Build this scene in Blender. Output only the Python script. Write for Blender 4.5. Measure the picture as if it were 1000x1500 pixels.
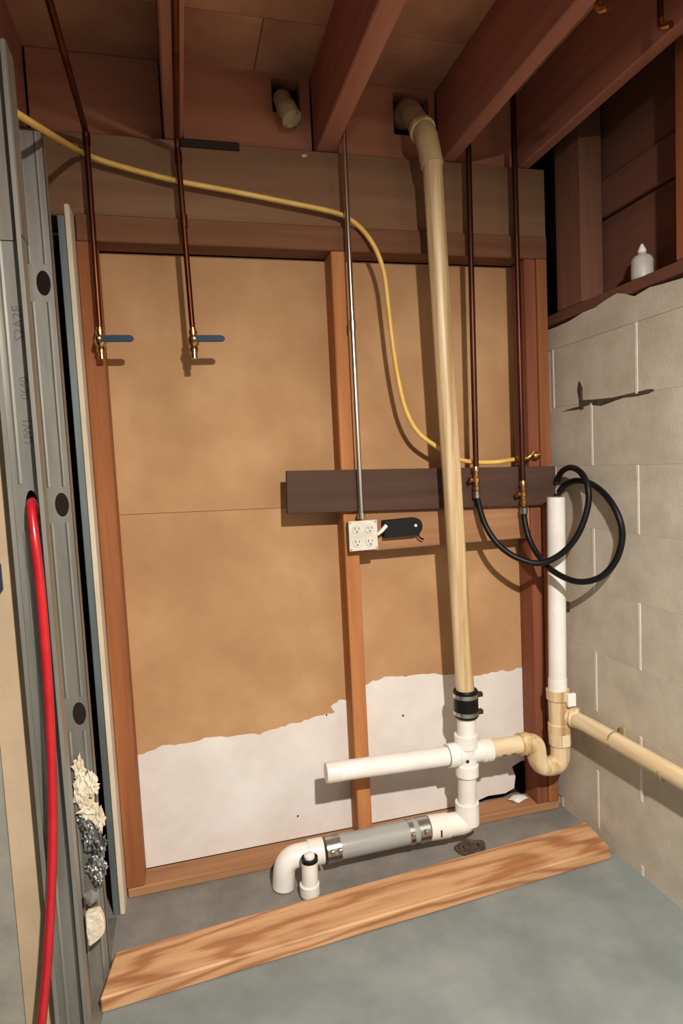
import bpy, bmesh, math, random
from mathutils import Vector, Matrix, Euler, noise

for o in list(bpy.data.objects):
    bpy.data.objects.remove(o)
scn = bpy.context.scene
COL = scn.collection

# ------------------------------------------------------------------ camera
YAW, PITCH, ROLL, FPX = math.radians(14.41), math.radians(4.34), math.radians(-2.79), 902.3
CAM = Vector((0.0, -2.0, 1.29))
FW = Vector((math.sin(YAW)*math.cos(PITCH), math.cos(YAW)*math.cos(PITCH), -math.sin(PITCH)))
R0 = Vector((math.cos(YAW), -math.sin(YAW), 0)); U0 = R0.cross(FW)
RT = R0*math.cos(ROLL) + U0*math.sin(ROLL)
UP = -R0*math.sin(ROLL) + U0*math.cos(ROLL)
cd = bpy.data.cameras.new('camera'); cam = bpy.data.objects.new('camera', cd); COL.objects.link(cam)
cam.matrix_world = Matrix(((RT.x, UP.x, -FW.x, CAM.x), (RT.y, UP.y, -FW.y, CAM.y), (RT.z, UP.z, -FW.z, CAM.z), (0, 0, 0, 1)))
cd.sensor_fit = 'VERTICAL'; cd.sensor_height = 36.0; cd.sensor_width = 24.0
cd.lens = FPX/1500*36.0; cd.clip_start = 0.02
scn.camera = cam

# ------------------------------------------------------------------ world, lamp, exposure
w = bpy.data.worlds.new('world'); scn.world = w; w.use_nodes = True
bg = w.node_tree.nodes['Background']
bg.inputs[0].default_value = (1.0, 0.93, 0.84, 1); bg.inputs[1].default_value = 0.24
ld = bpy.data.lights.new('basement_lamp', 'AREA'); ld.shape = 'DISK'; ld.size = 0.07; ld.energy = 114
ld.color = (1.0, 0.925, 0.84)
lo = bpy.data.objects.new('basement_lamp', ld); COL.objects.link(lo); lo.location = (0.40, -2.3, 2.12)
lo.rotation_euler = Vector((0.15, 1.0, -8.0)).to_track_quat('-Z', 'Y').to_euler()
vs = scn.view_settings
vs.view_transform = 'Standard'; vs.look = 'None'; vs.gamma = 1.0; vs.use_curve_mapping = False
vs.exposure = 0.0

def at(x, y, Y):
    """world point at depth plane Y seen at photo pixel x, y"""
    d = RT*((x-500)/FPX) + UP*(-(y-750)/FPX) + FW
    return CAM + d*((Y-CAM.y)/d.y)

# ------------------------------------------------------------------ materials
MATS = {}
def srgb(r, g, b):
    return tuple(((c/255)/12.92 if c/255 <= .04045 else ((c/255+.055)/1.055)**2.4) for c in (r, g, b)) + (1,)

def mat(name, c1, c2=None, scale=8.0, stretch=(1, 1, 1), rough=.6, metal=0.0, bump=.15, bscale=None, detail=5.0,
        c3=None, lo=.35, hi=.68, spec=None, bdist=.004):
    if name in MATS: return MATS[name]
    m = bpy.data.materials.new(name); m.use_nodes = True; N = m.node_tree.nodes; L = m.node_tree.links
    b = N['Principled BSDF']; b.inputs['Roughness'].default_value = rough; b.inputs['Metallic'].default_value = metal
    if spec is not None: b.inputs['Specular IOR Level'].default_value = spec
    tc = N.new('ShaderNodeTexCoord'); mp = N.new('ShaderNodeMapping'); oi = N.new('ShaderNodeObjectInfo')
    mp.inputs['Scale'].default_value = stretch
    va = N.new('ShaderNodeVectorMath'); va.operation = 'SCALE'; va.inputs[0].default_value = (7.3, 3.1, 5.7)
    L.new(oi.outputs['Random'], va.inputs['Scale'])
    L.new(tc.outputs['Object'], mp.inputs['Vector']); L.new(va.outputs[0], mp.inputs['Location'])
    nz = N.new('ShaderNodeTexNoise'); nz.inputs['Scale'].default_value = scale; nz.inputs['Detail'].default_value = detail
    nz.inputs['Roughness'].default_value = .6
    L.new(mp.outputs[0], nz.inputs['Vector'])
    cr = N.new('ShaderNodeValToRGB'); e = cr.color_ramp.elements
    e[0].position = lo; e[1].position = hi
    e[0].color = srgb(*c1); e[1].color = srgb(*(c2 or c1))
    if c3:
        n = cr.color_ramp.elements.new((lo+hi)/2); n.color = srgb(*c3)
    L.new(nz.outputs['Fac'], cr.inputs[0]); L.new(cr.outputs[0], b.inputs['Base Color'])
    if bump:
        n2 = N.new('ShaderNodeTexNoise'); n2.inputs['Scale'].default_value = bscale or scale*6; n2.inputs['Detail'].default_value = 4
        L.new(mp.outputs[0], n2.inputs['Vector'])
        bp = N.new('ShaderNodeBump'); bp.inputs['Strength'].default_value = bump; bp.inputs['Distance'].default_value = bdist
        L.new(n2.outputs['Fac'], bp.inputs['Height']); L.new(bp.outputs[0], b.inputs['Normal'])
    MATS[name] = m
    return m

def wood(name, cd_, cl, axis, scale=22.0, rough=.82, k=.06, bump=.25, c3=None):
    st = [1, 1, 1]; st[axis] = k
    return mat(name, cd_, cl, scale, tuple(st), rough, 0, bump, scale*3, 6.0, c3, .3, .7)

def lumber_mat(name):
    """pale fir with cathedral grain: stretched rings"""
    m = bpy.data.materials.new(name); m.use_nodes = True; N = m.node_tree.nodes; L = m.node_tree.links
    b = N['Principled BSDF']; b.inputs['Roughness'].default_value = .6
    tc = N.new('ShaderNodeTexCoord'); mp = N.new('ShaderNodeMapping')
    mp.inputs['Scale'].default_value = (.2, 1.3, 1.3); mp.inputs['Location'].default_value = (.0, .05, .10)
    L.new(tc.outputs['Object'], mp.inputs['Vector'])
    wv = N.new('ShaderNodeTexWave'); wv.wave_type = 'RINGS'; wv.rings_direction = 'SPHERICAL'
    wv.inputs['Scale'].default_value = 9.0; wv.inputs['Distortion'].default_value = 6.0
    wv.inputs['Detail'].default_value = 3; wv.inputs['Detail Scale'].default_value = 1.6
    L.new(mp.outputs[0], wv.inputs['Vector'])
    cr = N.new('ShaderNodeValToRGB'); e = cr.color_ramp.elements
    e[0].position = .05; e[0].color = srgb(172, 118, 76); e[1].position = .75; e[1].color = srgb(208, 162, 118)
    n = e.new(.4); n.color = srgb(196, 148, 104)
    L.new(wv.outputs['Fac'], cr.inputs[0])
    m2 = N.new('ShaderNodeMapping'); m2.inputs['Scale'].default_value = (.05, 1, 1)
    L.new(tc.outputs['Object'], m2.inputs['Vector'])
    nz = N.new('ShaderNodeTexNoise'); nz.inputs['Scale'].default_value = 60; nz.inputs['Detail'].default_value = 5
    L.new(m2.outputs[0], nz.inputs['Vector'])
    mx = N.new('ShaderNodeMix'); mx.data_type = 'RGBA'; mx.blend_type = 'MULTIPLY'; mx.inputs[0].default_value = .45
    c2 = N.new('ShaderNodeValToRGB'); c2.color_ramp.elements[0].position = .3; c2.color_ramp.elements[1].position = .65
    c2.color_ramp.elements[0].color = (.45, .38, .32, 1)
    L.new(nz.outputs['Fac'], c2.inputs[0]); L.new(cr.outputs[0], mx.inputs[6]); L.new(c2.outputs[0], mx.inputs[7])
    L.new(mx.outputs[2], b.inputs['Base Color'])
    bp = N.new('ShaderNodeBump'); bp.inputs['Strength'].default_value = .25; bp.inputs['Distance'].default_value = .003
    L.new(nz.outputs['Fac'], bp.inputs['Height']); L.new(bp.outputs[0], b.inputs['Normal'])
    return m

def clear_mat(name):
    m = bpy.data.materials.new(name); m.use_nodes = True; N = m.node_tree.nodes; L = m.node_tree.links
    b = N['Principled BSDF']; b.inputs['Base Color'].default_value = srgb(232, 234, 230)
    b.inputs['Roughness'].default_value = .2; b.inputs['Specular IOR Level'].default_value = .9; b.inputs['Transmission Weight'].default_value = .65; b.inputs['IOR'].default_value = 1.45
    tc = N.new('ShaderNodeTexCoord'); nz = N.new('ShaderNodeTexNoise'); nz.inputs['Scale'].default_value = 40
    L.new(tc.outputs['Object'], nz.inputs['Vector'])
    bp = N.new('ShaderNodeBump'); bp.inputs['Strength'].default_value = .15; bp.inputs['Distance'].default_value = .003
    L.new(nz.outputs['Fac'], bp.inputs['Height']); L.new(bp.outputs[0], b.inputs['Normal'])
    return m

M_KRAFT = mat('kraft_board', (172, 130, 90), (194, 153, 111), 3.2, rough=.85, bump=.12, bscale=160, c3=(182, 140, 98), bdist=.002)
M_WHITE_PATCH = mat('white_facing', (220, 213, 206), (234, 229, 224), 6, rough=.75, bump=.1, bscale=120, bdist=.002)
M_BACKING = mat('cavity_shade', (38, 26, 20), (52, 36, 28), 6, rough=.9)  # shade inside the wall cavity put into the backing colour
M_STUD_Z = wood('stud_wood', (126, 72, 38), (164, 102, 58), 2)
M_STUD_RED = wood('stud_wood_reddish', (112, 62, 42), (146, 84, 54), 2)
M_STUD_X = wood('plate_wood', (140, 96, 64), (172, 126, 88), 0)
M_TOPPLATE = wood('top_plate_wood', (98, 62, 40), (126, 82, 52), 0)
M_HEADER = wood('old_beam_wood', (120, 86, 60), (142, 106, 76), 0, scale=14)
M_LEDGER = wood('dark_brown_board', (66, 44, 34), (84, 58, 44), 0, scale=26)
M_JOIST = wood('joist_wood', (152, 94, 76), (184, 122, 98), 1, scale=16)
M_RIM = wood('rim_wood', (164, 106, 80), (190, 130, 100), 0, scale=12)
M_SUBFLOOR = mat('subfloor_ply', (164, 112, 84), (200, 148, 112), 4, rough=.8, bump=.2, bscale=40)
M_PLANK_Y = wood('sheathing_wood', (96, 58, 44), (122, 78, 58), 1, scale=14)
M_POST = wood('post_wood', (138, 74, 38), (165, 96, 52), 2, scale=16)
M_BLOCK = mat('painted_block', (186, 176, 158), (204, 195, 178), 9, rough=.7, bump=.35, bscale=150, bdist=.002)
M_MORTAR = mat('lit_painted_mortar', (216, 208, 194), (230, 223, 211), 20, rough=.7, bump=.3, bscale=90)  # whiter than the blocks: light caught on joint edges put in the colour
M_CRACK = mat('crack_filler', (62, 52, 42), (88, 76, 60), 30, rough=.95)
M_FLOOR = mat('painted_concrete', (116, 124, 123), (138, 145, 142), 5, rough=.55, bump=.2, bscale=120, c3=(127, 135, 133), bdist=.002)
M_FLOOR2 = mat('bare_concrete', (112, 110, 104), (136, 132, 124), 7, rough=.85, bump=.3, bscale=90)
M_LUMBER = lumber_mat('fir_lumber')
M_STEEL = mat('galvanised_steel', (128, 127, 119), (160, 159, 150), 12, (1, 1, .12), .40, .55, .08, 60)
M_STEEL_DULL = mat('dull_steel', (112, 106, 96), (138, 132, 120), 14, (1, 1, .2), .55, .4, .1, 60)
M_STEEL_BLUE = mat('blue_grey_steel', (100, 110, 110), (128, 138, 136), 12, (1, 1, .15), .5, .4, .05)
M_CONDUIT = mat('conduit_steel', (205, 200, 192), (228, 224, 216), 12, (1, 1, .1), .25, 1.0, .03)
M_COPPER_DARK = mat('aged_copper', (62, 34, 26), (92, 50, 36), 14, (1, 1, .25), .4, .7, .05)
M_COPPER = mat('copper', (84, 46, 32), (122, 68, 46), 14, (1, 1, .25), .38, .9, .05)
M_BRASS = mat('brass', (196, 148, 92), (224, 182, 124), 20, (1, 1, 1), .25, 1.0, .03)
M_BLUE = mat('blue_vinyl', (8, 44, 68), (12, 54, 80), 20, rough=.65, bump=.03)
M_YELLOW = mat('yellow_tubing', (222, 178, 84), (238, 200, 112), 14, rough=.4, bump=.05)
M_RED = mat('red_tubing', (164, 22, 32), (182, 32, 40), 14, rough=.3, bump=.03)
M_RUBBER = mat('black_rubber', (9, 9, 10), (16, 16, 18), 25, rough=.45, bump=.06, spec=.3)
M_TANPVC = mat('aged_pvc', (176, 142, 98), (236, 218, 186), 34, (1, 1, .035), .42, 0, .06, c3=(218, 192, 148))
M_TANPVC_X = mat('aged_pvc_lying', (204, 178, 136), (232, 214, 182), 30, (.08, .6, .6), .42, 0, .06, c3=(218, 196, 158))
M_OLDFIT = mat('grey_aged_fitting', (150, 128, 98), (186, 164, 128), 18, rough=.55, bump=.2)
M_PVC = mat('white_pvc', (228, 224, 216), (240, 238, 232), 9, rough=.32, bump=.03)
M_GREYPRINT = mat('grey_print', (78, 76, 72), (96, 94, 90), 20, rough=.6, bump=0)
M_DRY = mat('drywall_cream', (206, 192, 168), (222, 210, 188), 6, rough=.8, bump=.1, bscale=140)
M_DRYBEIGE = mat('drywall_beige', (166, 144, 116), (184, 162, 132), 4, rough=.8, bump=.15, bscale=120)
M_GREYWALL = mat('grey_side_wall', (126, 122, 112), (150, 146, 134), 8, rough=.85, bump=.3)
M_DARKGREY = mat('bay_shade', (40, 42, 44), (56, 57, 58), 6, rough=.9)  # shade of the left stud bays put into the colour
M_FOAM = mat('dry_plaster', (206, 192, 164), (236, 226, 206), 24, rough=.85, bump=.6, bscale=60, bdist=.01)
M_FOIL = mat('crumpled_foil', (120, 124, 124), (220, 222, 220), 30, rough=.28, metal=.9, bump=.9, bscale=70, bdist=.01)
M_CLEAR = clear_mat('clear_grey_plastic')
M_BANDS = mat('clamp_steel', (170, 170, 166), (205, 205, 200), 30, rough=.28, metal=1.0, bump=.05)
M_BLACKLINE = mat('black_primer', (30, 28, 28), (48, 44, 42), 20, rough=.5, bump=0)
M_LABELW = mat('white_label', (236, 234, 228), (244, 242, 238), 20, rough=.5, bump=0)
M_DEBRIS = mat('dark_debris', (58, 46, 38), (96, 78, 62), 40, rough=.9, bump=.6)

# ------------------------------------------------------------------ mesh helpers
WORLD = {}
def finish(name, bm, m, parent=None, origin=None, sharp=35, origin_mode='base'):
    bmesh.ops.recalc_face_normals(bm, faces=bm.faces)
    for f in bm.faces: f.smooth = True
    for e in bm.edges:
        if len(e.link_faces) == 2:
            e.smooth = e.calc_face_angle(0) < math.radians(sharp)
    vsx = [v.co for v in bm.verts]
    lo_ = Vector((min(v.x for v in vsx), min(v.y for v in vsx), min(v.z for v in vsx)))
    hi_ = Vector((max(v.x for v in vsx), max(v.y for v in vsx), max(v.z for v in vsx)))
    o_ = Vector(origin) if origin is not None else Vector(((lo_.x+hi_.x)/2, (lo_.y+hi_.y)/2, lo_.z))
    for v in bm.verts: v.co -= o_
    me = bpy.data.meshes.new(name); bm.to_mesh(me); bm.free()
    me.materials.append(m)
    o = bpy.data.objects.new(name, me); COL.objects.link(o)
    WORLD[o] = o_
    if parent is not None:
        o.parent = parent; o.location = o_ - WORLD[parent]
    else:
        o.location = o_
    return o

def tag(o, label, cat, group=None):
    o['label'] = label; o['category'] = cat
    if group: o['group'] = group
    return o
def struct(o, label=None):
    o['kind'] = 'structure'
    if label: o['label'] = label
    return o
def thing(name, loc, label, cat, group=None):
    o = bpy.data.objects.new(name, None); COL.objects.link(o); o.empty_display_size = .05
    o.location = loc; WORLD[o] = Vector(loc)
    return tag(o, label, cat, group)

def NB(): return bmesh.new()
def box(bm, x0, x1, y0, y1, z0, z1, bev=0.0, mtx=None):
    t = bmesh.new()
    vs_ = [t.verts.new((x, y, z)) for x in (x0, x1) for y in (y0, y1) for z in (z0, z1)]
    for q in ((0, 1, 3, 2), (4, 6, 7, 5), (0, 4, 5, 1), (2, 3, 7, 6), (0, 2, 6, 4), (1, 5, 7, 3)):
        t.faces.new([vs_[i] for i in q])
    bmesh.ops.recalc_face_normals(t, faces=t.faces)
    if bev: bmesh.ops.bevel(t, geom=list(t.edges), offset=bev, segments=1, affect='EDGES')
    merge(bm, t, mtx); return bm
def merge(bm, t, mtx=None):
    mp = {}
    for v in t.verts: mp[v] = bm.verts.new(mtx @ v.co if mtx else v.co)
    for f in t.faces:
        try: bm.faces.new([mp[v] for v in f.verts])
        except ValueError: pass
    t.free()

def catmull(pts, n=8):
    P = [Vector(p) for p in pts]; P = [P[0]*2-P[1]] + P + [P[-1]*2-P[-2]]; out = []
    for i in range(1, len(P)-2):
        a, b, c, d = P[i-1], P[i], P[i+1], P[i+2]
        for k in range(n):
            t = k/n
            out.append(.5*((2*b)+(c-a)*t+(2*a-5*b+4*c-d)*t*t+(3*b-3*c+d-a)*t*t*t))
    out.append(P[-2]); return out
def bend(pts, r=.04, n=6):
    """polyline with rounded corners"""
    P = [Vector(p) for p in pts]; out = [P[0]]
    for i in range(1, len(P)-1):
        a = (P[i-1]-P[i]); b = (P[i+1]-P[i]); q = min(r, a.length*.49, b.length*.49)
        s, e = P[i]+a.normalized()*q, P[i]+b.normalized()*q
        for k in range(n+1):
            t = k/n; out.append(s*(1-t)**2 + P[i]*2*t*(1-t) + e*t*t)
    out.append(P[-1]); return out
def tube(bm, pts, r, seg=14, caps=True, flat=None):
    P = [Vector(p) for p in pts]; rings = []
    rad = r if isinstance(r, (list, tuple)) else [r]*len(P)
    T = []
    for i in range(len(P)):
        a = P[max(i-1, 0)]; b = P[min(i+1, len(P)-1)]; T.append((b-a).normalized())
    ref = Vector((0, 0, 1)) if abs(T[0].z) < .9 else Vector((1, 0, 0))
    n = (ref - T[0]*ref.dot(T[0])).normalized()
    for i, p in enumerate(P):
        n = (n - T[i]*n.dot(T[i])).normalized(); b = T[i].cross(n)
        rings.append([bm.verts.new(p + (n*math.cos(2*math.pi*k/seg) + b*math.sin(2*math.pi*k/seg))*rad[i]) for k in range(seg)])
    for i in range(len(rings)-1):
        for k in range(seg):
            bm.faces.new((rings[i][k], rings[i][(k+1) % seg], rings[i+1][(k+1) % seg], rings[i+1][k]))
    if caps:
        bm.faces.new(rings[0][::-1]); bm.faces.new(rings[-1])
    return bm
def lathe(bm, prof, p0, axis, seg=18):
    """prof: list of (distance along axis, radius); closed caps where radius > 0"""
    a = Vector(axis).normalized(); p0 = Vector(p0)
    return tube(bm, [p0 + a*(d+1e-5*i) for i, (d, r) in enumerate(prof)], [max(r, 1e-4) for d, r in prof], seg)
def hollow(bm, p0, p1, ro, ri, seg=18, depth=None):
    """open-ended pipe from p0 to p1, the mouth at p1 hollow"""
    p0, p1 = Vector(p0), Vector(p1); a = (p1-p0); L_ = a.length; d = depth or L_*.6
    return lathe(bm, [(0, ro), (L_, ro), (L_, ri), (L_-d, ri)], p0, a, seg)
def prism(bm, poly, y0, y1, plane='XZ'):
    def mk(u, v, d): return {'XZ': (u, d, v), 'YZ': (d, u, v), 'XY': (u, v, d)}[plane]
    a = [bm.verts.new(mk(u, v, y0)) for u, v in poly]; b = [bm.verts.new(mk(u, v, y1)) for u, v in poly]
    bm.faces.new(a); bm.faces.new(b[::-1]); n = len(poly)
    for i in range(n): bm.faces.new((a[i], b[i], b[(i+1) % n], a[(i+1) % n]))
    return bm
def plate_with_holes(bm, x0, x1, z0, z1, y, t, holes, seg=20):
    """thin sheet in the XZ plane with real elliptical holes (x, z, rx, rz)"""
    zc = z0
    def quad(a, b, c, d):
        box(bm, a, b, y, y+t, c, d)
    for (hx, hz, rx, rz) in sorted(holes, key=lambda q: q[1]):
        za, zb = hz-rz-.012, hz+rz+.012
        quad(x0, x1, zc, za); zc = zb
        for side in (0, 1):
            pts_o, pts_i = [], []
            hz_ = rz+.012
            angs = sorted([2*math.pi*k/seg for k in range(seg)] + [math.atan2(sz*hz_, dx) % (2*math.pi) for sz in (1, -1) for dx in (x1-hx, x0-hx)])
            for an in angs:
                c, s = math.cos(an), math.sin(an)
                kx = ((x1-hx) if c > 0 else (hx-x0))/max(abs(c), 1e-6); kz = (rz+.012)/max(abs(s), 1e-6); q = min(kx, kz)
                pts_o.append((hx+c*q, hz+s*q)); pts_i.append((hx+c*rx, hz+s*rz))
            if side == 0:
                A = [[bm.verts.new((u, yy, v)) for u, v in pp] for pp in (pts_o, pts_i) for yy in (y, y+t)]
                of, ob, if_, ib = A
                for k in range(len(angs)):
                    j = (k+1) % len(angs)
                    bm.faces.new((of[k], of[j], if_[j], if_[k])); bm.faces.new((ob[k], ib[k], ib[j], ob[j]))
                    bm.faces.new((if_[k], if_[j], ib[j], ib[k]))
    quad(x0, x1, zc, z1)
    return bm
def lump(bm, c, size, seed, sub=2, amp=.35, freq=2.2):
    t = bmesh.new(); bmesh.ops.create_icosphere(t, subdivisions=sub, radius=1)
    for v in t.verts:
        q = noise.noise(v.co*freq + Vector((seed*3.7, seed*1.3, seed*5.1)))
        v.co *= (1 + amp*q*1.8)
        v.co = Vector((v.co.x*size[0], v.co.y*size[1], v.co.z*size[2])) + Vector(c)
    merge(bm, t); return bm

# ------------------------------------------------------------------ key planes
XR = 1.28           # face of block wall
ZJ = 2.27           # joist underside
ZC = 2.51           # subfloor underside
YS = -.089          # face of studs

# ================================================================== SETTING
# floor
bm = NB(); box(bm, -1.2, 1.32, -4.2, -.37, -.06, 0.0)
flo = struct(finish('floor', bm, M_FLOOR))
bm = NB(); box(bm, -1.2, 1.32, -.37, .16, -.06, 0.0)
finish('floor_strip', bm, M_FLOOR2, flo)

# back wall: backing painted in cavity shade behind, kraft faced boards with white lower facing
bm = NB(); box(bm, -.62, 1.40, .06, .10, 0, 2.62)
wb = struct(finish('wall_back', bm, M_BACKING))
def board(poly, name='board', m=M_KRAFT, y0=0.0, y1=.0127):
    bm = NB(); prism(bm, poly, y0, y1); return finish(name, bm, m, wb)
board([(-.255, 1.1728), (.52, 1.1563), (.52, 1.955), (-.255, 1.955)])
board([(-.255, .03), (.52, .03), (.52, 1.155), (-.255, 1.1715)])
board([(.522, .03), (.96, .03), (1.02, .045), (1.09, .042), (1.128, .055), (1.135, .10), (1.122, .14), (1.16, .155), (1.275, .15), (1.275, 1.955), (.522, 1.955)])
random.seed(4)
def torn(ptspx, x_left, x_right, bottom):
    P = [at(x, y, 0) for x, y in ptspx]; top = []
    for i in range(len(P)-1):
        for k in range(5):
            q = P[i].lerp(P[i+1], k/5); top.append((q.x, q.z + random.uniform(-.004, .004)))
    top.append((P[-1].x, P[-1].z))
    top[0] = (x_left, top[0][1]); top[-1] = (x_right, top[-1][1])
    return bottom + top[::-1] if bottom[0][0] < bottom[-1][0] else top + bottom
lp = torn([(205, 1105), (232, 1094), (262, 1090), (300, 1082), (340, 1078), (380, 1075), (412, 1064), (440, 1058), (470, 1048), (490, 1043), (484, 1034), (500, 1024), (512, 1026)], -.215, .519, [(-.215, .031), (.519, .031)])
board(lp, 'white_facing', M_WHITE_PATCH, -.0012, .002)
rp = torn([(530, 1006), (550, 996), (570, 990), (600, 990), (645, 987), (700, 991), (720, 984), (745, 982), (765, 977), (785, 972), (800, 968)], .523, 1.274,
          [(.523, .031), (.955, .031), (1.02, .046), (1.09, .043), (1.127, .056), (1.133, .10), (1.121, .14), (1.16, .156), (1.274, .151)])
board(rp, 'white_facing', M_WHITE_PATCH, -.0012, .002)
for (x, y, r) in ((590, 1048, .004), (436, 1195, .0035), (478, 1047, .003)):
    p = at(x, y, 0); bm = NB(); lathe(bm, [(0, r), (.003, r*.7)], (p.x, -.001, p.z), (0, -1, 0), 10); finish('nail_head', bm, M_BLACKLINE, wb)

# right wall: painted blocks
bm = NB(); box(bm, XR+.0025, XR+.17, -2.6, .10, -.05, 1.728)
wr = struct(finish('wall_right', bm, M_MORTAR))
blk = {}
CH, BL = .2032, .4064
for c in range(0, 9):
    z0 = -.173 + c*CH; z1 = z0 + CH; top = c == 8
    if top: pass
    ys = (-.485 if c % 2 == 0 else -.282) + BL
    zz0 = max(z0, -.02)+.0001; zz1 = min(z1, 1.655)-.0001
    k = 0
    y = ys
    while y > -2.5:
        a, b = y-BL+.0055, y-.0055
        b2 = min(b, .095)
        if b2 - a > .03:
            key = (round(zz1-zz0, 3), round(b2-a, 3))
            if key not in blk:
                t = NB(); box(t, 0, .06, 0, b2-a, 0, zz1-zz0, .0007); o = finish('block', t, M_BLOCK, wr, origin=(0, 0, 0)); blk[key] = o
            else:
                o = blk[key].copy(); COL.objects.link(o); o.parent = wr
            o.location = Vector((XR, a, zz0)) - WORLD[wr]
        if y < .09:
            if ('j', key[0]) not in blk:
                t = NB(); box(t, 0, .01, -.0058, .0058, 0, zz1-zz0, .0012); j_ = finish('mortar_joint', t, M_MORTAR, wr, origin=(0, 0, 0)); blk[('j', key[0])] = j_
            else:
                j_ = blk[('j', key[0])].copy(); COL.objects.link(j_); j_.parent = wr
            j_.location = Vector((XR-.0014, y, zz0)) - WORLD[wr]
        y -= BL
# uneven capping mortar on top of the blocks
cap = []
random.seed(9)
kz = {-.05: 1.732, -.09: 1.738, -.18: 1.742, -.25: 1.752, -.31: 1.752, -.36: 1.762, -.41: 1.768, -.44: 1.758, -.47: 1.738, -.50: 1.742, -.54: 1.748, -.58: 1.744, -.66: 1.738, -.8: 1.745, -1.0: 1.735, -1.3: 1.748, -1.7: 1.738, -2.2: 1.746, -2.5: 1.74}
poly = [(.09, 1.6555), (.09, 1.73)] + [(k_, v_-.012) for k_, v_ in kz.items()] + [(-2.5, 1.6555)]
bm = NB(); prism(bm, poly, XR-.001, XR+.14, 'YZ'); finish('mortar_cap', bm, M_BLOCK, wr)
# stepped crack filled dark
def crack(pts, rads):
    P = [Vector((XR+.001, y, z)) for y, z in pts]
    bm = NB(); tube(bm, P, rads, 8)
    for v in bm.verts: v.co.x = XR+.001 + (v.co.x-XR-.001)*.25
    finish('crack', bm, M_CRACK, wr)
crack([(-.222, 1.525), (-.226, 1.50), (-.229, 1.47), (-.232, 1.45), (-.236, 1.432)], [.006, .016, .012, .014, .010])
crack([(-.228, 1.452), (-.27, 1.452), (-.33, 1.446), (-.38, 1.448), (-.43, 1.452), (-.48, 1.452), (-.53, 1.454), (-.555, 1.456)], [.014, .010, .013, .008, .006, .008, .008, .004])
crack([(-.232, 1.44), (-.16, 1.438), (-.12, 1.434), (-.08, 1.42)], [.007, .005, .004, .003])
crack([(-.423, 1.376), (-.4225, 1.355), (-.422, 1.338)], [.002, .004, .002])

# framing above the block wall
bm = NB(); box(bm, XR+.004, XR+.15, -2.5, .09, 1.742, 1.776, .002)
tag(finish('sill_plate', bm, M_PLANK_Y), 'dark brown sill board lying on top of the painted block wall', 'sill')
bm = NB(); box(bm, XR+.13, XR+.16, -2.5, .09, 1.776, 2.62)
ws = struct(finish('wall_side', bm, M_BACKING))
for z0, z1, xo in ((1.778, 2.038, .10), (2.044, 2.158, .088), (2.166, 2.40, .10), (2.406, 2.60, .10)):
    bm = NB(); box(bm, XR+xo, XR+.13, -2.5, .09, z0, z1, .002); finish('plank', bm, M_PLANK_Y, ws)
bm = NB(); box(bm, XR+.004, XR+.086, -.24, -.105, 1.777, 2.5, .003)
tag(finish('corner_stud', bm, wood('corner_stud_wood', (104, 66, 50), (132, 88, 66), 2, 14)), 'short dull brown stud above the block wall in the far corner', 'stud')
bm = NB(); box(bm, XR+.004, XR+.086, -.70, -.628, 1.777, 2.5, .003)
tag(finish('side_post', bm, M_POST), 'orange-brown upright post above the block wall beside the white bottle', 'post')

# left bay backdrop: dark sheet coloured for the shade between the studs
bm = NB(); box(bm, -.62, -.60, -1.3, .06, 0, 2.6); struct(finish('bay_shade_backdrop', bm, M_DARKGREY))

# ceiling
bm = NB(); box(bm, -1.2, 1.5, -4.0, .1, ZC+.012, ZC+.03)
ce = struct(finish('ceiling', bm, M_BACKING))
for x0, x1, y0, y1 in ((-1.2, .298, -.247, .06), (.30, 1.5, -.247, .06), (-1.2, 1.5, -1.466, -.25), (-1.2, 1.5, -2.69, -1.47), (-1.2, 1.5, -3.9, -2.694)):
    bm = NB(); box(bm, x0, x1, y0, y1, ZC, ZC+.012, .001); finish('subfloor_panel', bm, M_SUBFLOOR, ce)

# ================================================================== FRAMING
def beam(name, m, label, cat, x0, x1, y0, y1, z0, z1, bev=.003, group=None):
    bm = NB(); box(bm, x0, x1, y0, y1, z0, z1, bev)
    return tag(finish(name, bm, m), label, cat, group)
beam('bottom_plate', M_STUD_X, 'flat brown timber plate on the floor along the foot of the back wall', 'plate', -.24, 1.26, YS, -.002, .0005, .030)
beam('top_plate', M_TOPPLATE, 'reddish brown timber top plate under the old header beam', 'plate', -.24, 1.26, YS, -.002, 1.958, 2.032)
beam('header_beam', M_HEADER, 'dull grey-brown header beam along the top of the back wall', 'beam', -.60, 1.275, -.062, .05, 2.034, ZJ-.003)
beam('wall_stud', M_STUD_Z, 'orange timber stud at the left edge of the brown board', 'stud', -.243, -.190, YS, -.002, .031, 1.957)  # partial shade on this stud is kept in its darker colour
beam('wall_stud', wood('bright_stud_wood', (158, 98, 54), (196, 132, 78), 2), 'orange timber stud in the middle behind the socket box', 'stud', .497, .545, YS, -.002, .031, 1.957)
beam('wall_stud', M_STUD_RED, 'reddish timber stud beside the block wall, its left one of a pair', 'stud', 1.172, 1.214, YS, -.002, .031, 1.957)
beam('wall_stud', M_STUD_Z, 'timber stud standing tight against the block wall corner', 'stud', 1.216, 1.256, YS-.004, -.002, .031, 1.957)
# knots on the middle stud
# blocking between studs
beam('blocking_board', M_STUD_X, 'orange horizontal blocking board between studs under the dark brown board', 'board', .547, 1.170, YS+.001, -.05, 1.005, 1.15)
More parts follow.
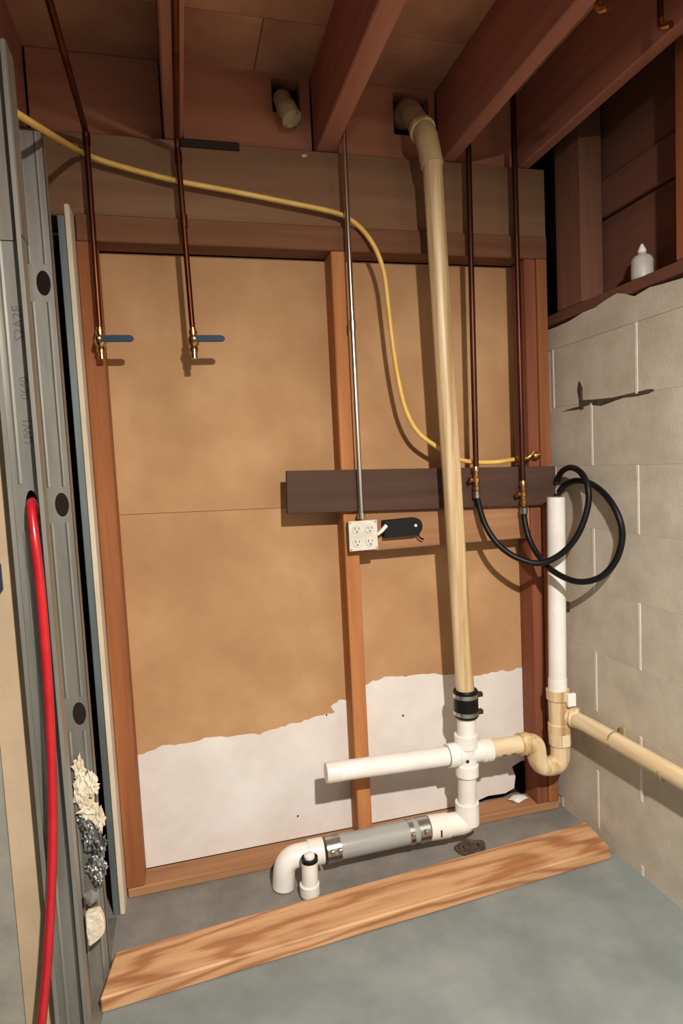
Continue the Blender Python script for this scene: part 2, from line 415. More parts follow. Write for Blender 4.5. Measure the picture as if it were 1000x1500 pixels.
# ledger (slightly out of level)
p0, p1 = at(420, 690, -.108), at(815, 683, -.108)
ang = math.atan2(p1.z-p0.z, p1.x-p0.x)
bm = NB(); box(bm, 0, .945, -.019, 0, -.134, 0, .002, Matrix.Translation((.316, YS-.0045, 1.281)) @ Matrix.Rotation(-ang, 4, 'Y'))
tag(finish('ledger_board', bm, M_LEDGER), 'dark brown painted board nailed across the studs at mid height', 'board')

# joists and rim boards
def joist(x0, x1, label):
    return beam('ceiling_joist', M_JOIST, label, 'joist', x0, x1, -3.9, -.024, ZJ, ZC-.001, .004, 'ceiling joists')
joist(.474, .534, 'ceiling joist directly above the silver conduit')
joist(.898, .945, 'ceiling joist just right of the tan drain pipe elbow')
joist(1.182, 1.222, 'ceiling joist nearest the block wall')
joist(.018, .072, 'ceiling joist above the copper pipe with the second blue valve')
joist(-.40, -.352, 'leftmost ceiling joist above the steel studs')
def rim(x0, x1, hole=None, label=''):
    root_bm = NB()
    if hole is None:
        box(root_bm, x0, x1, -.022, .018, ZJ, ZC-.001, .002)
    else:
        a, b, c, d = hole
        for q in ((x0, a, ZJ, ZC-.001), (b, x1, ZJ, ZC-.001), (a, b, ZJ, c), (a, b, d, ZC-.001)):
            box(root_bm, q[0], q[1], -.022, .018, q[2], q[3])
    return tag(finish('rim_board', root_bm, M_RIM), label, 'board')
rim(-.60, -.405, None, 'rim board at the far left above the steel studs')
rim(-.348, .014, None, 'rim board above the left copper pipe between joists')
rim(.076, .470, (.350, .438, 2.395, 2.495), 'rim board with a square hole for the cut grey stub pipe')
rim(.538, .894, (.748, .872, 2.360, 2.492), 'rim board with a ragged hole for the tan drain pipe')
rim(.949, 1.178, None, 'dark rim board right of the tan drain pipe')
bm = NB(); box(bm, .062, .235, -.074, -.0625, 2.246, 2.268, .002)  # dark strip added for the shade in the gap above the header
tag(finish('gap_shade_strip', bm, M_BACKING), 'thin dark strip painted as gap shade on the top edge of the header beam', 'shadow')

# long lumber on the floor
a = at(155, 1395, 0); 
bm = NB(); box(bm, -.756, .756, -.071, .071, 0, .040, .004)
lu = finish('floor_lumber', bm, M_LUMBER, origin=(0, 0, 0))
# ragged left end
for v in lu.data.vertices:
    if v.co.x < -.7: v.co.x += .015*(v.co.y/.066)
    if v.co.x > .7: v.co.x += .012*(v.co.y/.066)
lu.location = (.494, -.372, .0008); lu.rotation_euler = (0, 0, math.radians(3.9)); WORLD[lu] = lu.location.copy()
tag(lu, 'long pale lumber plank with bold grain lying on the grey floor', 'plank')

# ================================================================== STEEL STUDS (left)
def steel_stud(name, x0, x1, y, z0, z1, holes, m, label, depth=.034, open_front=True):
    T = .0012; r = thing(name, ((x0+x1)/2, y, z0), label, 'stud')
    bm = NB(); plate_with_holes(bm, x0, x1, z0, z1, y, T, holes); finish('web', bm, m, r)
    s = -1 if open_front else 1
    for x in (x0, x1-T):
        bm = NB(); box(bm, x, x+T, min(y, y+s*depth), max(y, y+s*depth), z0, z1); fl = finish('flange', bm, m, r)
        yy = y+s*depth
        lx = (x, x+.008) if x == x0 else (x+T-.008, x+T)
        bm = NB(); box(bm, lx[0], lx[1], yy-T/2, yy+T/2, z0, z1); finish('lip', bm, m, fl)
    # pressed stiffening ribs in the web
    for fx in (.24, .76):
        xc = x0+(x1-x0)*fx
        zs = [z0] + [v for h in holes for v in (h[1]-h[3]-.014, h[1]+h[3]+.014)] + [z1]
        for i in range(0, len(zs), 2):
            bm = NB(); prism(bm, [(xc-.004, y), (xc, y-.0022), (xc+.004, y)], zs[i], zs[i+1], 'XY'); finish('rib', bm, m, r)
    return r
sa = steel_stud('steel_stud', -.318, -.257, -.68, .002, 2.09, [(-.2855, 1.238, .0115, .033)], M_STEEL,
                'galvanised steel stud nearest the camera with the red tube through it')
sb = steel_stud('steel_stud', -.322, -.258, -.40, .002, 2.09, [(-.2805, .711, .0155, .029), (-.2805, 1.228, .0155, .029), (-.2805, 1.748, .0155, .029)], M_STEEL,
                'galvanised steel stud with three dark punched holes and plaster scraps', open_front=False)
sc = thing('steel_channel', (-.285, -.15, .002), 'blue-grey steel channel standing next to the orange timber stud', 'channel')
for nm, q in (('web', (-.2765, -.2752, -.15, -.03, .002, 2.0)), ('flange', (-.2750, -.2590, -.151, -.1495, .002, 2.0)), ('flange', (-.2750, -.2590, -.0315, -.03, .002, 2.0))):
    bm = NB(); box(bm, *q); finish(nm, bm, M_STEEL_BLUE, sc)
bm = NB(); box(bm, -.2575, -.2440, -.155, -.001, .001, 2.03, .0015)
tag(finish('drywall_edge', bm, M_DRY), 'cream drywall strip seen edge on between steel channel and timber stud', 'drywall')
# upper extension piece over the near stud; duller colour also holds the shade there
bm = NB(); box(bm, -.3165, -.259, -.6838, -.6826, 1.745, 2.088); box(bm, -.2565, -.2553, -.714, -.66, 1.745, 2.088)
finish('upper_sleeve', bm, M_STEEL_DULL, sa)
# tracks
bm = NB(); box(bm, -.3185, -.2665, -1.2, -.16, .0003, .0016); 
tag(finish('floor_track', bm, M_STEEL_DULL), 'steel floor track under the steel studs', 'track')

# beige sheet and grey panel behind the near stud
bm = NB(); box(bm, -.385, -.3195, -.668, -.655, .002, 1.95, .001)
tag(finish('drywall_sheet', bm, M_DRYBEIGE), 'beige drywall strip at the far left beside the near steel stud', 'drywall')
bm = NB(); box(bm, -.60, -.3855, -.664, -.65, .002, 2.2, .001)
tag(finish('side_sheathing', bm, M_GREYWALL), 'dull grey panel at the extreme left edge', 'panel')
p = at(0, 845, -.672)
bm = NB(); box(bm, p.x-.05, p.x+.004, -.70, -.669, p.z-.028, p.z+.028, .003)
tag(finish('electrical_box', bm, M_BLUE), 'blue plastic electrical box on the beige drywall at the left edge', 'box')

# roll-printed marks on the near stud
def mark(txt, px, py, size):
    c = bpy.data.curves.new('mark', 'FONT'); c.body = txt; c.size = size; c.extrude = .00015; c.resolution_u = 2
    t = bpy.data.objects.new('t', c); COL.objects.link(t)
    bpy.context.view_layer.update()
    me = bpy.data.meshes.new_from_object(t.evaluated_get(bpy.context.evaluated_depsgraph_get()))
    bpy.data.objects.remove(t)
    me.materials.clear(); me.materials.append(M_GREYPRINT)
    o = bpy.data.objects.new('printed_mark', me); COL.objects.link(o); o.parent = sa
    p = at(px, py, -.6806)
    o.location = p - WORLD[sa]; o.rotation_euler = (math.pi/2, -math.pi/2, 0)
mark('S2A2E', 36, 500, .026)
mark('0640', 43, 585, .022)
mark('UW1', 48, 650, .022)

# plaster / foil scraps at the foot of the second stud
def scraps(name, m, lst, label, cat, seed):
    bm = NB()
    for i, (x, y, s) in enumerate(lst):
        p = at(x, y, -.411); lump(bm, p, (s[0], .007, s[1]), seed+i, 3, .55, 3.6)
    return tag(finish(name, bm, m, sharp=4), label, cat)
scraps('plaster_scrap', M_FOAM, [(116, 1128, (.012, .030)), (118, 1160, (.014, .034)), (134, 1150, (.014, .03)), (130, 1186, (.020, .024)), (146, 1200, (.012, .03))],
       'torn cream plaster scrap stuck to the steel stud with three holes', 'plaster', 3)
scraps('crumpled_foil', M_FOIL, [(124, 1205, (.012, .022)), (131, 1232, (.014, .026)), (146, 1238, (.014, .026)), (138, 1268, (.018, .022)), (150, 1272, (.010, .020)), (144, 1288, (.010, .016))],
       'crumpled shiny foil scrap low on the steel stud below the plaster', 'foil', 21)
bm = NB()
p = at(133, 1315, -.43); lump(bm, p, (.017, .012, .018), 31, 2, .3)
tag(finish('grey_lump', bm, M_FLOOR2), 'small grey lump of mortar above the white plaster chunk', 'lump')
bm = NB()
pp = [(126, 1336), (146, 1330), (153, 1345), (154, 1362), (145, 1373), (131, 1383), (128, 1362)]
q = [at(x, y, -.45) for x, y in pp]
prism(bm, [(v.x, v.z) for v in q], -.462, -.438); bmesh.ops.bevel(bm, geom=list(bm.edges), offset=.003, segments=2, affect='EDGES')
tag(finish('plaster_chunk', bm, M_FOAM), 'white angular plaster chunk hanging at the foot of the steel stud', 'plaster')

# ================================================================== RED TUBE
pts = [(-.285, -.655, 1.225), (-.286, -.675, 1.247)] + [at(*q) for q in ((46, 745, -.70), (51, 790, -.722), (58, 850, -.727), (65, 930, -.727), (72, 1030, -.727), (76, 1130, -.727), (77, 1220, -.727), (75, 1310, -.727), (70, 1400, -.73), (64, 1470, -.735), (55, 1560, -.74))]
last = Vector(pts[-1]); pts += [(last.x-.01, last.y, .012)]
bm = NB(); tube(bm, catmull(pts, 8), .0088, 14)
tag(finish('red_tube', bm, M_RED), 'red plastic water tube hanging from a hole in the near steel stud', 'tube')

# ================================================================== COPPER PIPES AND VALVES
def pipe(name, pts, r, m, label, cat, br=.03, rings=(), ringm=None):
    bm = NB(); tube(bm, bend(pts, br), r, 14)
    o = tag(finish(name, bm, m), label, cat)
    for (p, ax, L_, rr) in rings:
        bm = NB(); lathe(bm, [(0, r), (0, rr), (L_, rr), (L_, r)], p, ax, 14); finish('collar', bm, ringm or m, o)
    return o
YC = -.131
pipe('copper_pipe', [(-.192, YC, 1.693), (-.189, YC, 2.235), (-.197, -3.0, 2.245)], .0082, M_COPPER,
     'copper water pipe ending in the left blue-handled valve', 'pipe', .03, [((-.189, YC, 2.20), (0, 0, 1), .03, .0105)])
pipe('copper_pipe', [(.061, YC, 1.693), (.052, YC, 2.235), (.05, -3.0, 2.247)], .0082, M_COPPER,
     'copper water pipe ending in the second blue-handled valve', 'pipe', .03, [((.0565, YC, 1.99), (0, 0, 1), .035, .0105), ((.053, YC, 2.17), (0, 0, 1), .03, .0105)])
def ball_valve(x, y, z, hl, label):
    r = thing('ball_valve', (x, y, z-.075), label, 'valve')
    bm = NB(); lathe(bm, [(-.0745, .0075), (-.074, .0095), (-.055, .0095), (-.054, .0125), (-.044, .0125), (-.04, .0105), (-.034, .015), (-.024, .0175), (-.014, .015), (-.008, .0105), (-.006, .0125), (.006, .0125), (.007, .0098), (.014, .0095)], (x, y, z), (0, 0, 1), 16)
    finish('body', bm, M_BRASS, r)
    bm = NB(); lathe(bm, [(0, .008), (.016, .008), (.017, .006), (.024, .006)], (x, y-.015, z-.024), (0, -1, 0), 12); finish('stem', bm, M_BRASS, r)
    h = NB()
    poly = [(x-.008, z-.030), (x+.012, z-.034), (x+hl-.008, z-.0335), (x+hl-.002, z-.030), (x+hl, z-.024), (x+hl-.002, z-.019), (x+hl-.008, z-.0145), (x+.012, z-.015), (x-.008, z-.018)]
    prism(h, poly, y-.042, y-.036); bmesh.ops.bevel(h, geom=list(h.edges), offset=.0018, segments=2, affect='EDGES')
    hd = finish('handle', h, M_BLUE, r)
    bm = NB(); lathe(bm, [(0, .007), (.005, .007), (.006, .005)], (x, y-.041, z-.024), (0, -1, 0), 6); finish('handle_nut', bm, M_BRASS, hd)
    return r
ball_valve(-.1925, YC, 1.693, .092, 'left brass ball valve with a dark blue lever on the brown board')
ball_valve(.0615, YC, 1.694, .088, 'brass ball valve with a dark blue lever, second from the left')
pipe('copper_pipe', [(.947, YC, 1.25), (.958, YC, 2.5)], .0095, M_COPPER_DARK, 'dark copper pipe just right of the tan drain pipe feeding a black hose', 'pipe')
pipe('copper_pipe', [(1.119, YC, 1.20), (1.120, YC, 2.5)], .0095, M_COPPER_DARK, 'dark copper pipe nearest the block wall feeding a black hose', 'pipe')
def bib(x, y, z, label):
    r = thing('hose_valve', (x, y, z-.075), label, 'valve')
    bm = NB(); lathe(bm, [(.012, .0105), (.004, .0125), (-.004, .0125), (-.006, .0105), (-.022, .009), (-.026, .0135), (-.040, .0135), (-.042, .010), (-.052, .010), (-.054, .0125), (-.066, .0125), (-.068, .009), (-.074, .009)], (x, y, z), (0, 0, 1), 14)
    finish('body', bm, M_BRASS, r)
    bm = NB(); tube(bm, [(x-.010, y, z-.033), (x-.026, y-.006, z-.033)], .0055, 10); st = finish('stem', bm, M_BRASS, r)
    bm = NB(); lathe(bm, [(0, .009), (.006, .009), (.007, .006)], (x-.025, y-.006, z-.033), (-1, -.3, 0), 8); finish('knob', bm, M_BRASS, st)
bib(.946, YC, 1.252, 'small brass hose valve on the dark board beside the tan drain pipe')
bib(1.119, YC, 1.195, 'small brass hose valve on the dark board near the block wall')

# yellow tube and its brass fitting
YY = -.1005
pts = [at(*q) for q in ((24, 166, -.60), (60, 188, -.48), (95, 209, -.25), (117, 221.5, -.1125), (140, 231.5, -.106), (165, 240, YY-.002), (215, 254, YY), (265, 266, YY), (340, 280, YY), (420, 296, YY), (478, 308, YY), (505, 317, YY-.001), (530, 336, YY-.012), (550, 365, YY-.02), (562, 400, YY-.022), (568, 445, YY-.022), (575, 505, YY-.022), (583, 555, YY-.022), (594, 600, YY-.022), (612, 633, YY-.022), (640, 655, YY-.016), (665, 670, YY-.004), (690, 676.5, YY), (725, 677, YY), (752, 673, YY))]
bm = NB(); tube(bm, catmull(pts, 7), .0075, 12)
yt = tag(finish('yellow_tube', bm, M_YELLOW), 'yellow flexible gas tube sweeping across the header beam and down to the dark board', 'tube')
e = Vector(pts[-1])
gv = thing('gas_fitting', (e.x+.03, YY, e.z-.012), 'small brass elbow fitting at the end of the yellow tube', 'fitting')
bm = NB(); lathe(bm, [(0, .0085), (.012, .0085), (.013, .0115), (.026, .0115), (.027, .008), (.04, .008)], e, (1, 0, .06), 12); finish('nut', bm, M_BRASS, gv)
bm = NB(); tube(bm, bend([e+Vector((.038, 0, .002)), e+Vector((.058, -.004, .004)), e+Vector((.072, -.012, .026))], .012), .0085, 12); finish('elbow', bm, M_BRASS, gv)
bm = NB(); lathe(bm, [(0, .0075), (.006, .0115), (.018, .0115), (.019, .007), (.03, .007)], e+Vector((.068, -.012, .009)), (1, 0, .15), 12); finish('cap', bm, M_BRASS, gv)

# conduit, box
XC = .5455; YD = -.1265
pipe('steel_conduit', [(XC, YD, 1.116), (XC, YD, ZC-.002)], .0088, M_CONDUIT,
     'thin silver electrical conduit rising from the socket box to the joist', 'conduit', .035,
     [((XC, YD, 1.705), (0, 0, 1), .03, .0115), ((XC, YD, 1.1165), (0, 0, 1), .018, .0125)])
bx = thing('socket_box', (.549, -.11, 1.013), 'square silver electrical box with four sockets on the middle stud', 'socket box')
bx0, bx1, bz0, bz1 = .501, .596, 1.016, 1.112
bm = NB(); box(bm, bx0+.003, bx1-.003, -.127, YS-.002, bz0+.003, bz1-.003, .004); finish('back_box', bm, M_STEEL_DULL, bx)
bm = NB(); box(bm, bx0, bx1, -.131, -.1275, bz0, bz1, .0015); cv = finish('cover', bm, mat('cover_plate', (206, 200, 186), (226, 222, 210), 30, rough=.45, metal=.25, bump=.15), bx)
M_RECEP = mat('receptacle', (206, 200, 188), (218, 212, 200), 20, rough=.5, bump=0)
for cx in (bx0+.026, bx1-.026):
    for cz in (bz0+.027, bz1-.027):
        bm = NB(); poly = [(cx+.0165*math.cos(t)*(1 if abs(math.cos(t)) < .86 else .9), cz+.0145*math.sin(t)) for t in [2*math.pi*k/20 for k in range(20)]]
        prism(bm, poly, -.134, -.131); rc = finish('socket', bm, M_RECEP, bx)
        for dx, hh in ((-.006, .0045), (.006, .0038)):
            bm = NB(); box(bm, cx+dx-.0011, cx+dx+.0011, -.1346, -.1339, cz+.001-hh+.002, cz+.001+hh+.002); finish('slot', bm, M_BLACKLINE, rc)
        bm = NB(); lathe(bm, [(0, .0026), (.0007, .0026)], (cx, -.1339, cz-.0075), (0, -1, 0), 10); finish('slot', bm, M_BLACKLINE, rc)
for cx in (bx0+.006, bx1-.006):
    for cz in (bz0+.006, bz1-.006):
        bm = NB(); lathe(bm, [(0, .0032), (.0015, .0028)], (cx, -.131, cz), (0, -1, 0), 10); finish('screw', bm, M_BANDS, bx)
# black strap beside the box
bk = thing('cable_bracket', (.69, -.11, 1.045), 'black rounded plastic bracket with a white screw beside the socket box', 'bracket')
c1 = at(606, 771, -.112); r_ = .029
poly = [(.622, c1.z-r_-.001), (c1.x, c1.z-r_)] + [(c1.x+r_*math.sin(t), c1.z-r_*math.cos(t)) for t in [math.pi*k/12 for k in range(1, 12)]] + [(c1.x, c1.z+r_), (.622, c1.z+r_-.003)]
bm = NB(); prism(bm, poly, -.118, YS-.0005); bmesh.ops.bevel(bm, geom=[e_ for e_ in bm.edges], offset=.002, segments=1, affect='EDGES'); finish('body', bm, M_RUBBER, bk)
bm = NB(); lathe(bm, [(0, .005), (.002, .0045), (.003, .002)], (c1.x+.004, -.118, c1.z+.003), (0, -1, 0), 12); finish('screw', bm, M_LABELW, bk)
bm = NB(); tube(bm, [(bx1+.002, -.120, 1.062), (.612, -.124, 1.073), (.629, -.124, 1.090)], [.005, .006, .0065], 10); finish('cable_end', bm, M_LABELW, bk)
bm = NB(); tube(bm, bend([(c1.x+.012, -.112, c1.z-.026), (c1.x+.02, -.112, c1.z-.04), (c1.x+.034, -.108, c1.z-.046)], .01), .0028, 8); finish('hook', bm, M_RUBBER, bk)

# ================================================================== HOSES
def hose(pp, label):
    bm = NB(); tube(bm, catmull([at(*q) for q in pp], 8), .0098, 14)
    o = tag(finish('black_hose', bm, M_RUBBER), label, 'hose')
    a = at(*pp[0]); bm = NB(); lathe(bm, [(0, .0125), (.02, .0125), (.021, .0105)], a+Vector((0, 0, .001)), (0, 0, -1), 12); finish('coupling', bm, M_BANDS, o)
hose([(697.5, 721, YC), (701, 740, YC-.004), (711, 770, -.15), (730, 798, -.18), (757, 817, -.21), (790, 825, -.25), (822, 811, -.29), (846, 783, -.325), (860, 745, -.34), (861, 715, -.335), (852, 694, -.30), (838, 685, -.245), (826, 688, -.19), (819, 696, -.155), (816, 704, -.14)],
     'black rubber hose whose loop crosses in front, hung from the left hose valve')
hose([(767, 744, YC), (768, 762, YC-.004), (775, 790, -.155), (790, 816, -.20), (812, 838, -.26), (845, 852, -.33), (878, 846, -.385), (901, 822, -.42), (911, 787, -.44), (905, 755, -.43), (888, 727, -.38), (866, 709, -.30), (844, 704, -.225), (828, 710, -.175), (818, 721, -.15)],
     'black rubber hose making the larger loop toward the block wall')

# ================================================================== TAN DRAIN PIPE
md = thing('drain_pipe', (.83, -.19, .54), 'long yellowed plastic drain pipe running from ceiling to black coupling', 'pipe')
YP = -.19
top, bot = Vector((.803, YP, 2.20)), Vector((.853, YP, .535))
bm = NB(); tube(bm, [top, top.lerp(bot, .33), top.lerp(bot, .66), bot], .0302, 20); finish('pipe', bm, M_TANPVC, md)
k0, k1, k2 = Vector((.79, .012, 2.43)), at(597, 158, -.075), at(618, 190, -.155)
bm = NB(); tube(bm, bend([k0, k1, k2], .05, 8), .034, 18); finish('upper_elbow', bm, M_OLDFIT, md)
d = (k2-k1).normalized()
bm = NB(); tube(bm, bend([k2-d*.004, k2+d*.035, top+Vector((0, 0, -.012))], .035, 6), .0355, 18); el = finish('lower_elbow', bm, mat('tan_fitting', (186, 158, 112), (206, 180, 134), 16, rough=.5, bump=.15), md)
bm = NB(); lathe(bm, [(0, .0355), (0, .0405), (.016, .0405), (.016, .0355)], k2-d*.006, d, 18); finish('hub_ring', bm, M_TANPVC, el)
# cut stub pipe in the other hole
ss = thing('stub_pipe', (.40, -.06, 2.33), 'short cut grey plastic pipe elbow poking from a square ceiling hole', 'pipe')
s0, s1, s2 = Vector((.392, .012, 2.455)), at(412, 145, -.062), at(426, 172, -.085)
bm = NB(); tube(bm, bend([s0, s1, s1.lerp(s2, .7)], .035, 6), .0265, 16); finish('elbow', bm, M_OLDFIT, ss)
bm = NB(); dd = (s2-s1).normalized(); hollow(bm, s1.lerp(s2, .45), s2+dd*.006, .031, .024, 18, .035); finish('mouth', bm, M_OLDFIT, ss)

# black coupling
rc = thing('rubber_coupling', (.855, YP, .447), 'black rubber coupling joining the yellowed pipe to the white pipe', 'coupling')
bm = NB(); lathe(bm, [(0, .037), (.004, .040), (.088, .040), (.092, .037)], (.8545, YP, .448), (0, 0, 1), 20); finish('sleeve', bm, M_RUBBER, rc)
for z in (.456, .514):
    bm = NB(); lathe(bm, [(0, .040), (0, .0418), (.013, .0418), (.013, .040)], (.8545, YP, z+.002), (0, 0, 1), 20); bd = finish('clamp_band', bm, M_BANDS, rc)
    bm = NB(); box(bm, .885, .906, YP-.022, YP-.006, z+.001, z+.016, .002); finish('clamp_screw', bm, M_BLACKLINE, bd)

# white drain stack
XS = .850
wsx = thing('drain_stack', (XS, YP, .06), 'white plastic drain stack with a capped side arm standing by the floor hole', 'drain pipe')
bm = NB(); tube(bm, [(XS+.004, YP, .45), (XS+.002, YP, .36)], .0305, 20); finish('upper_pipe', bm, M_PVC, wsx)
bm = NB(); tube(bm, [(XS, YP, .30), (XS-.004, YP, .09)], .0305, 20); finish('lower_pipe', bm, M_PVC, wsx)
bm = NB()
lathe(bm, [(0, .030), (0, .0385), (.036, .0385), (.04, .0345), (.092, .0345), (.096, .0385), (.136, .0385), (.136, .030)], (XS, YP, .252), (0, 0, 1), 20)
lathe(bm, [(-.068, .030), (-.068, .0385), (-.036, .0385), (-.03, .034), (.05, .034), (.056, .0385), (.085, .0385), (.085, .030)], (XS, YP, .325), (1, 0, -.02), 20)
cf = finish('cross_fitting', bm, M_PVC, wsx)
bm = NB(); lathe(bm, [(0, .0055), (.002, .0055)], (XS-.013, YP-.0345, .314), (0, -1, 0), 10); finish('mould_mark', bm, M_BLACKLINE, cf)
bm = NB(); tube(bm, [(.395, YP, .340), (.786, YP, .326)], .0305, 20); ar = finish('arm_pipe', bm, M_PVC, wsx)
bm = NB(); tube(bm, [(.781, YP, .3262), (.787, YP, .3260)], .0318, 20); finish('primer_ring', bm, M_BLACKLINE, ar)
bm = NB(); tube(bm, [(.374, YP, .3408), (.379, YP, .3406), (.42, YP, .339)], [.030, .0318, .0318], 20); finish('end_cap', bm, M_PVC, ar)
bm = NB(); lathe(bm, [(0, .0315), (.005, .0315)], (XS-.003, YP, .142), (0, 0, 1), 20); finish('primer_ring', bm, M_BLACKLINE, wsx)
# bottom elbow: hub up, long sweep to the left
bm = NB()
tube(bm, bend([(XS-.004, YP, .150), (XS-.004, YP, .088), (.735, YP, .093)], .03, 8), .0365, 20)
tube(bm, [(XS-.004, YP, .158), (XS-.004, YP, .088)], .039, 20)
tube(bm, [(.775, YP, .0915), (.705, YP, .095)], .039, 20)
be = finish('bottom_elbow', bm, M_PVC, wsx)
bm = NB(); box(bm, .733, .738, YP-.0405, YP-.0385, .082, .104); finish('mould_mark', bm, M_BLACKLINE, be)

# clear pipe to the left
cp = thing('clear_pipe', (.53, YP, .05), 'grey translucent plastic pipe lying between white fittings above the floor', 'pipe')
A, B = Vector((.357, YP, .093)), Vector((.706, YP, .096))
bm = NB(); tube(bm, [A.lerp(B, .02), B.lerp(A, .02)], .037, 22, False); tube(bm, [A.lerp(B, .02), B.lerp(A, .02)], .034, 22, False); finish('tube', bm, M_CLEAR, cp)
bm = NB(); tube(bm, [A.lerp(B, .04), B.lerp(A, .04)], .027, 16); finish('inner_liner', bm, mat('liner_grey', (120, 118, 112), (214, 212, 204), 40, (.2, 1, 1), .3, 0, .1), cp)
ax = (B-A).normalized()
for t, w_ in ((.01, .030), (.10, .014), (.79, .016), (.885, .036)):
    bm = NB(); lathe(bm, [(0, .035), (0, .0395), (w_, .0395), (w_, .035)], A.lerp(B, t), ax, 20)
    bd = finish('clamp_band', bm, M_BANDS, cp)
    bm = NB(); q = A.lerp(B, t)+ax*w_*.5; box(bm, q.x-.006, q.x+.006, YP-.046, YP-.034, q.z+.006, q.z+.02, .002); finish('clamp_screw', bm, M_BANDS, bd)

# left elbow
le = thing('floor_elbow', (.24, YP, .0), 'white plastic elbow turning down to the floor at the left pipe end', 'fitting')
bm = NB(); tube(bm, bend([(.345, YP, .094), (.232, YP, .094), (.222, YP+.0, .005)], .062, 10), .034, 20); finish('sweep', bm, M_PVC, le)
bm = NB(); tube(bm, [(.352, YP, .094), (.305, YP, .094)], .0385, 20); finish('hub', bm, M_PVC, le)
so = thing('standing_outlet', (.296, -.255, 0), 'short white upright pipe with a black ring beside the floor elbow', 'pipe')
bm = NB(); tube(bm, [(.293, -.256, .001), (.297, -.256, .116)], .0245, 18); finish('pipe', bm, M_PVC, so)
bm = NB(); lathe(bm, [(0, .0245), (0, .030), (.03, .030), (.032, .0245)], (.293, -.255, .012), (0, 0, 1), 18); finish('hub', bm, M_PVC, so)
bm = NB(); lathe(bm, [(0, .0255), (.010, .0255), (.010, .021), (.006, .0005)], (.297, -.256, .114), (0, 0, 1), 18); finish('gasket', bm, M_RUBBER, so)
bm = NB(); lathe(bm, [(0, .016), (.013, .016), (.018, .010), (.019, .0005)], (.297, -.256, .119), (0, 0, 1), 16); finish('plug', bm, M_PVC, so)

# floor hole debris below the stack
fd = thing('floor_flange', (.85, -.20, 0), 'dark broken ring around the floor hole below the white stack', 'flange')
for rr, zz in ((.046, .006), (.034, .009)):
    bm = NB(); P = [Vector((.848+rr*math.cos(t)*(1+.12*math.sin(3*t)), -.205+rr*.8*math.sin(t), zz+.003*math.sin(5*t))) for t in [2*math.pi*k/24 for k in range(25)]]
    tube(bm, P, .006, 8); finish('ring', bm, M_DEBRIS, fd)
bm = NB(); lathe(bm, [(0, .028), (.012, .024)], (.848, -.205, .0005), (0, 0, 1), 16); finish('pipe_stub', bm, M_DEBRIS, fd)

# ================================================================== TRAP, STANDPIPE, WALL DRAIN
XT = 1.196
tr = thing('p_trap', (1.13, YP, .19), 'yellowed plastic trap with a U bend between white stack and standpipe', 'trap')
bm = NB(); tube(bm, [(.932, YP, .3235), (1.062, YP, .3215)], .0305, 20); ta = finish('trap_arm', bm, M_TANPVC_X, tr)
for q in ((.965, .004), (1.0, .006)):
    bm = NB(); box(bm, q[0], q[0]+.016, YP-.0312, YP-.0295, .308, .310); finish('print_dash', bm, M_BLACKLINE, ta)
bm = NB(); tube(bm, bend([(1.05, YP, .322), (1.107, YP, .319), (1.113, YP, .232), (1.20, YP, .222), (XT+.006, YP, .335)], .052, 9), .0325, 20); ub = finish('u_bend', bm, M_TANPVC, tr)
bm = NB(); tube(bm, [(1.045, YP, .322), (1.075, YP, .321)], .037, 20); finish('hub', bm, M_TANPVC, ub)
bm = NB(); tube(bm, [(XT+.005, YP, .300), (XT+.003, YP, .345)], .037, 20); finish('hub', bm, M_TANPVC, ub)
te = NB(); lathe(te, [(0, .030), (0, .037), (.03, .037), (.034, .033), (.112, .033), (.118, .0385), (.15, .0385), (.15, .030)], (XT+.003, YP, .342), (-.02, 0, 1), 20)
t_ = finish('tee_fitting', te, M_TANPVC, tr)
bm = NB(); lathe(bm, [(0, .025), (.028, .027), (.030, .0345), (.056, .0345), (.057, .028)], (XT+.012, YP-.005, .402), (.62, -.75, -.02), 18); finish('branch_hub', bm, M_TANPVC, t_)
bm = NB(); box(bm, XT+.008, XT+.038, YP-.048, YP-.036, .445, .488, .001); finish('paper_tag', bm, M_LABELW, t_)
bm = NB(); box(bm, XT-.012, XT+.018, YP-.0395, YP-.0365, .302, .342, .001); finish('stamp_label', bm, mat('tan_label', (236, 220, 178), (240, 226, 190), 10, rough=.5, bump=0), t_)
sp = thing('standpipe', (XT, YP, .485), 'tall white plastic standpipe beside the block wall', 'pipe')
bm = NB(); hollow(bm, (XT, YP, .486), (XT+.010, YP, 1.149), .0295, .0265, 20, .12); finish('pipe', bm, M_PVC, sp)
bm = NB(); tube(bm, [(XT, YP, .486), (XT+.0005, YP, .530)], .0312, 20); finish('coupling', bm, M_PVC, sp)
bm = NB(); box(bm, XT+.030, XT+.052, YP-.006, YP+.010, .755, .790, .002); finish('wall_clip', bm, M_BLACKLINE, sp)
wd = thing('wall_drain', (1.238, -.45, .37), 'yellowed plastic drain pipe running forward along the block wall', 'pipe')
bm = NB(); tube(bm, [(1.228, -.222, .400), (1.238, -.30, .400), (1.243, -.8, .412), (1.243, -2.4, .45)], .0265, 18); wp = finish('pipe', bm, mat('aged_pvc_y', (204, 178, 136), (234, 216, 184), 30, (1, .05, 1), .42, 0, .06, c3=(218, 196, 158)), wd)
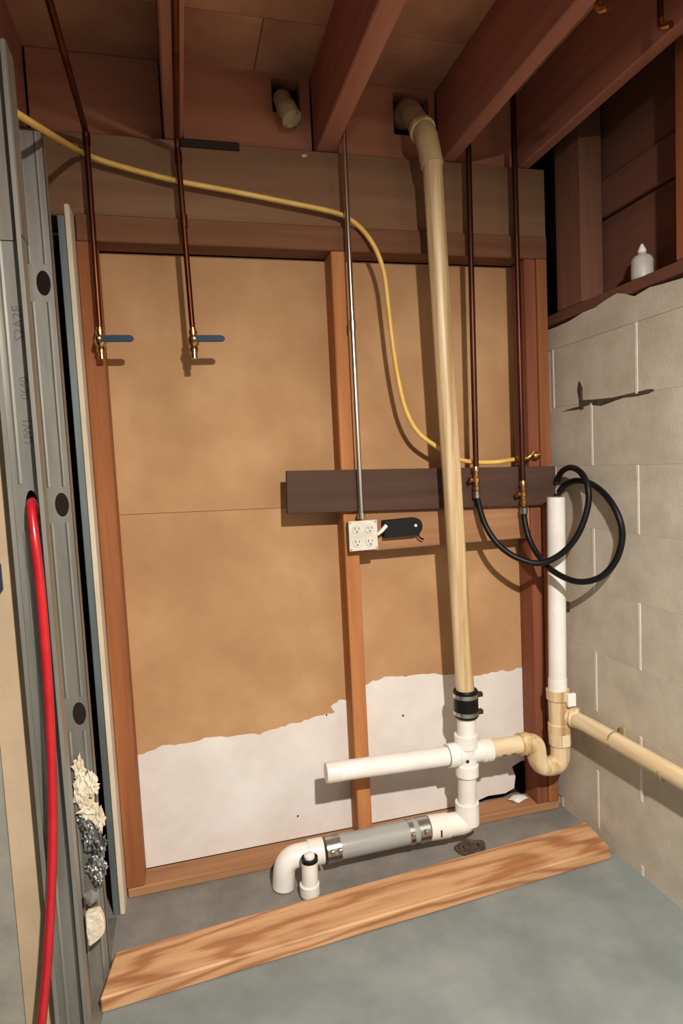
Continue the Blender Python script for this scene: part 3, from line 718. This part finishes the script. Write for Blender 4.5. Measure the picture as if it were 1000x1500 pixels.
for y in (-.415, -.62):
    bm = NB(); lathe(bm, [(0, .0272), (.008, .0272)], (1.239+(-y-.3)*.008, y, .4028), (0, -1, .024), 18); finish('scuff_band', bm, M_OLDFIT, wp)
bm = NB(); box(bm, 1.2685, 1.279, -.425, -.405, .375, .44, .001); finish('pipe_strap', bm, M_OLDFIT, wd)

# small odds and ends
bo = thing('plastic_bottle', (1.318, -.468, 1.776), 'small white plastic bottle standing on the sill above the block wall', 'bottle')
bm = NB(); lathe(bm, [(0, .026), (.003, .030), (.055, .030), (.066, .024), (.072, .012), (.078, .011)], (1.318, -.468, 1.777), (0, 0, 1), 18); finish('body', bm, mat('bottle_white', (176, 172, 162), (196, 192, 182), 14, rough=.4, bump=.05), bo)
bm = NB(); lathe(bm, [(0, .012), (.008, .011), (.020, .005), (.024, .003)], (1.318, -.468, 1.854), (0, 0, 1), 14); finish('nozzle_cap', bm, M_LABELW, bo)
for (x, y, lab) in ((877, 18, 'small bright copper stub under the ceiling at the top edge'), (968, 42, 'small bright copper stub under the ceiling at the right edge')):
    d_ = RT*((x-500)/FPX) + UP*(-(y-750)/FPX) + FW
    p = CAM + d_*((2.255-CAM.z)/d_.z)
    cs = thing('copper_stub', (p.x, p.y, 2.245), lab, 'pipe')
    bm = NB(); tube(bm, [(p.x, p.y+.004, ZC-.002), (p.x, p.y+.002, 2.275)], .007, 10); finish('riser', bm, M_COPPER_DARK, cs)
    bm = NB(); tube(bm, bend([(p.x, p.y+.002, 2.276), (p.x, p.y, 2.258), (p.x+.006, p.y-.024, 2.250)], .015), .0085, 12); finish('elbow', bm, M_BRASS, cs)
bm = NB(); lump(bm, (1.118, -.045, .040), (.030, .018, .010), 41, 2, .3)
tag(finish('paper_scrap', bm, M_WHITE_PATCH), 'white scrap of torn board on the bottom plate below the trap', 'scrap')
p = at(445, 228, -.064)
bm = NB(); lump(bm, (p.x, -.064, p.z), (.010, .003, .006), 44, 1, .4)
tag(finish('paint_fleck', bm, M_DRY), 'pale fleck of plaster on the header beam under the cut stub pipe', 'fleck')
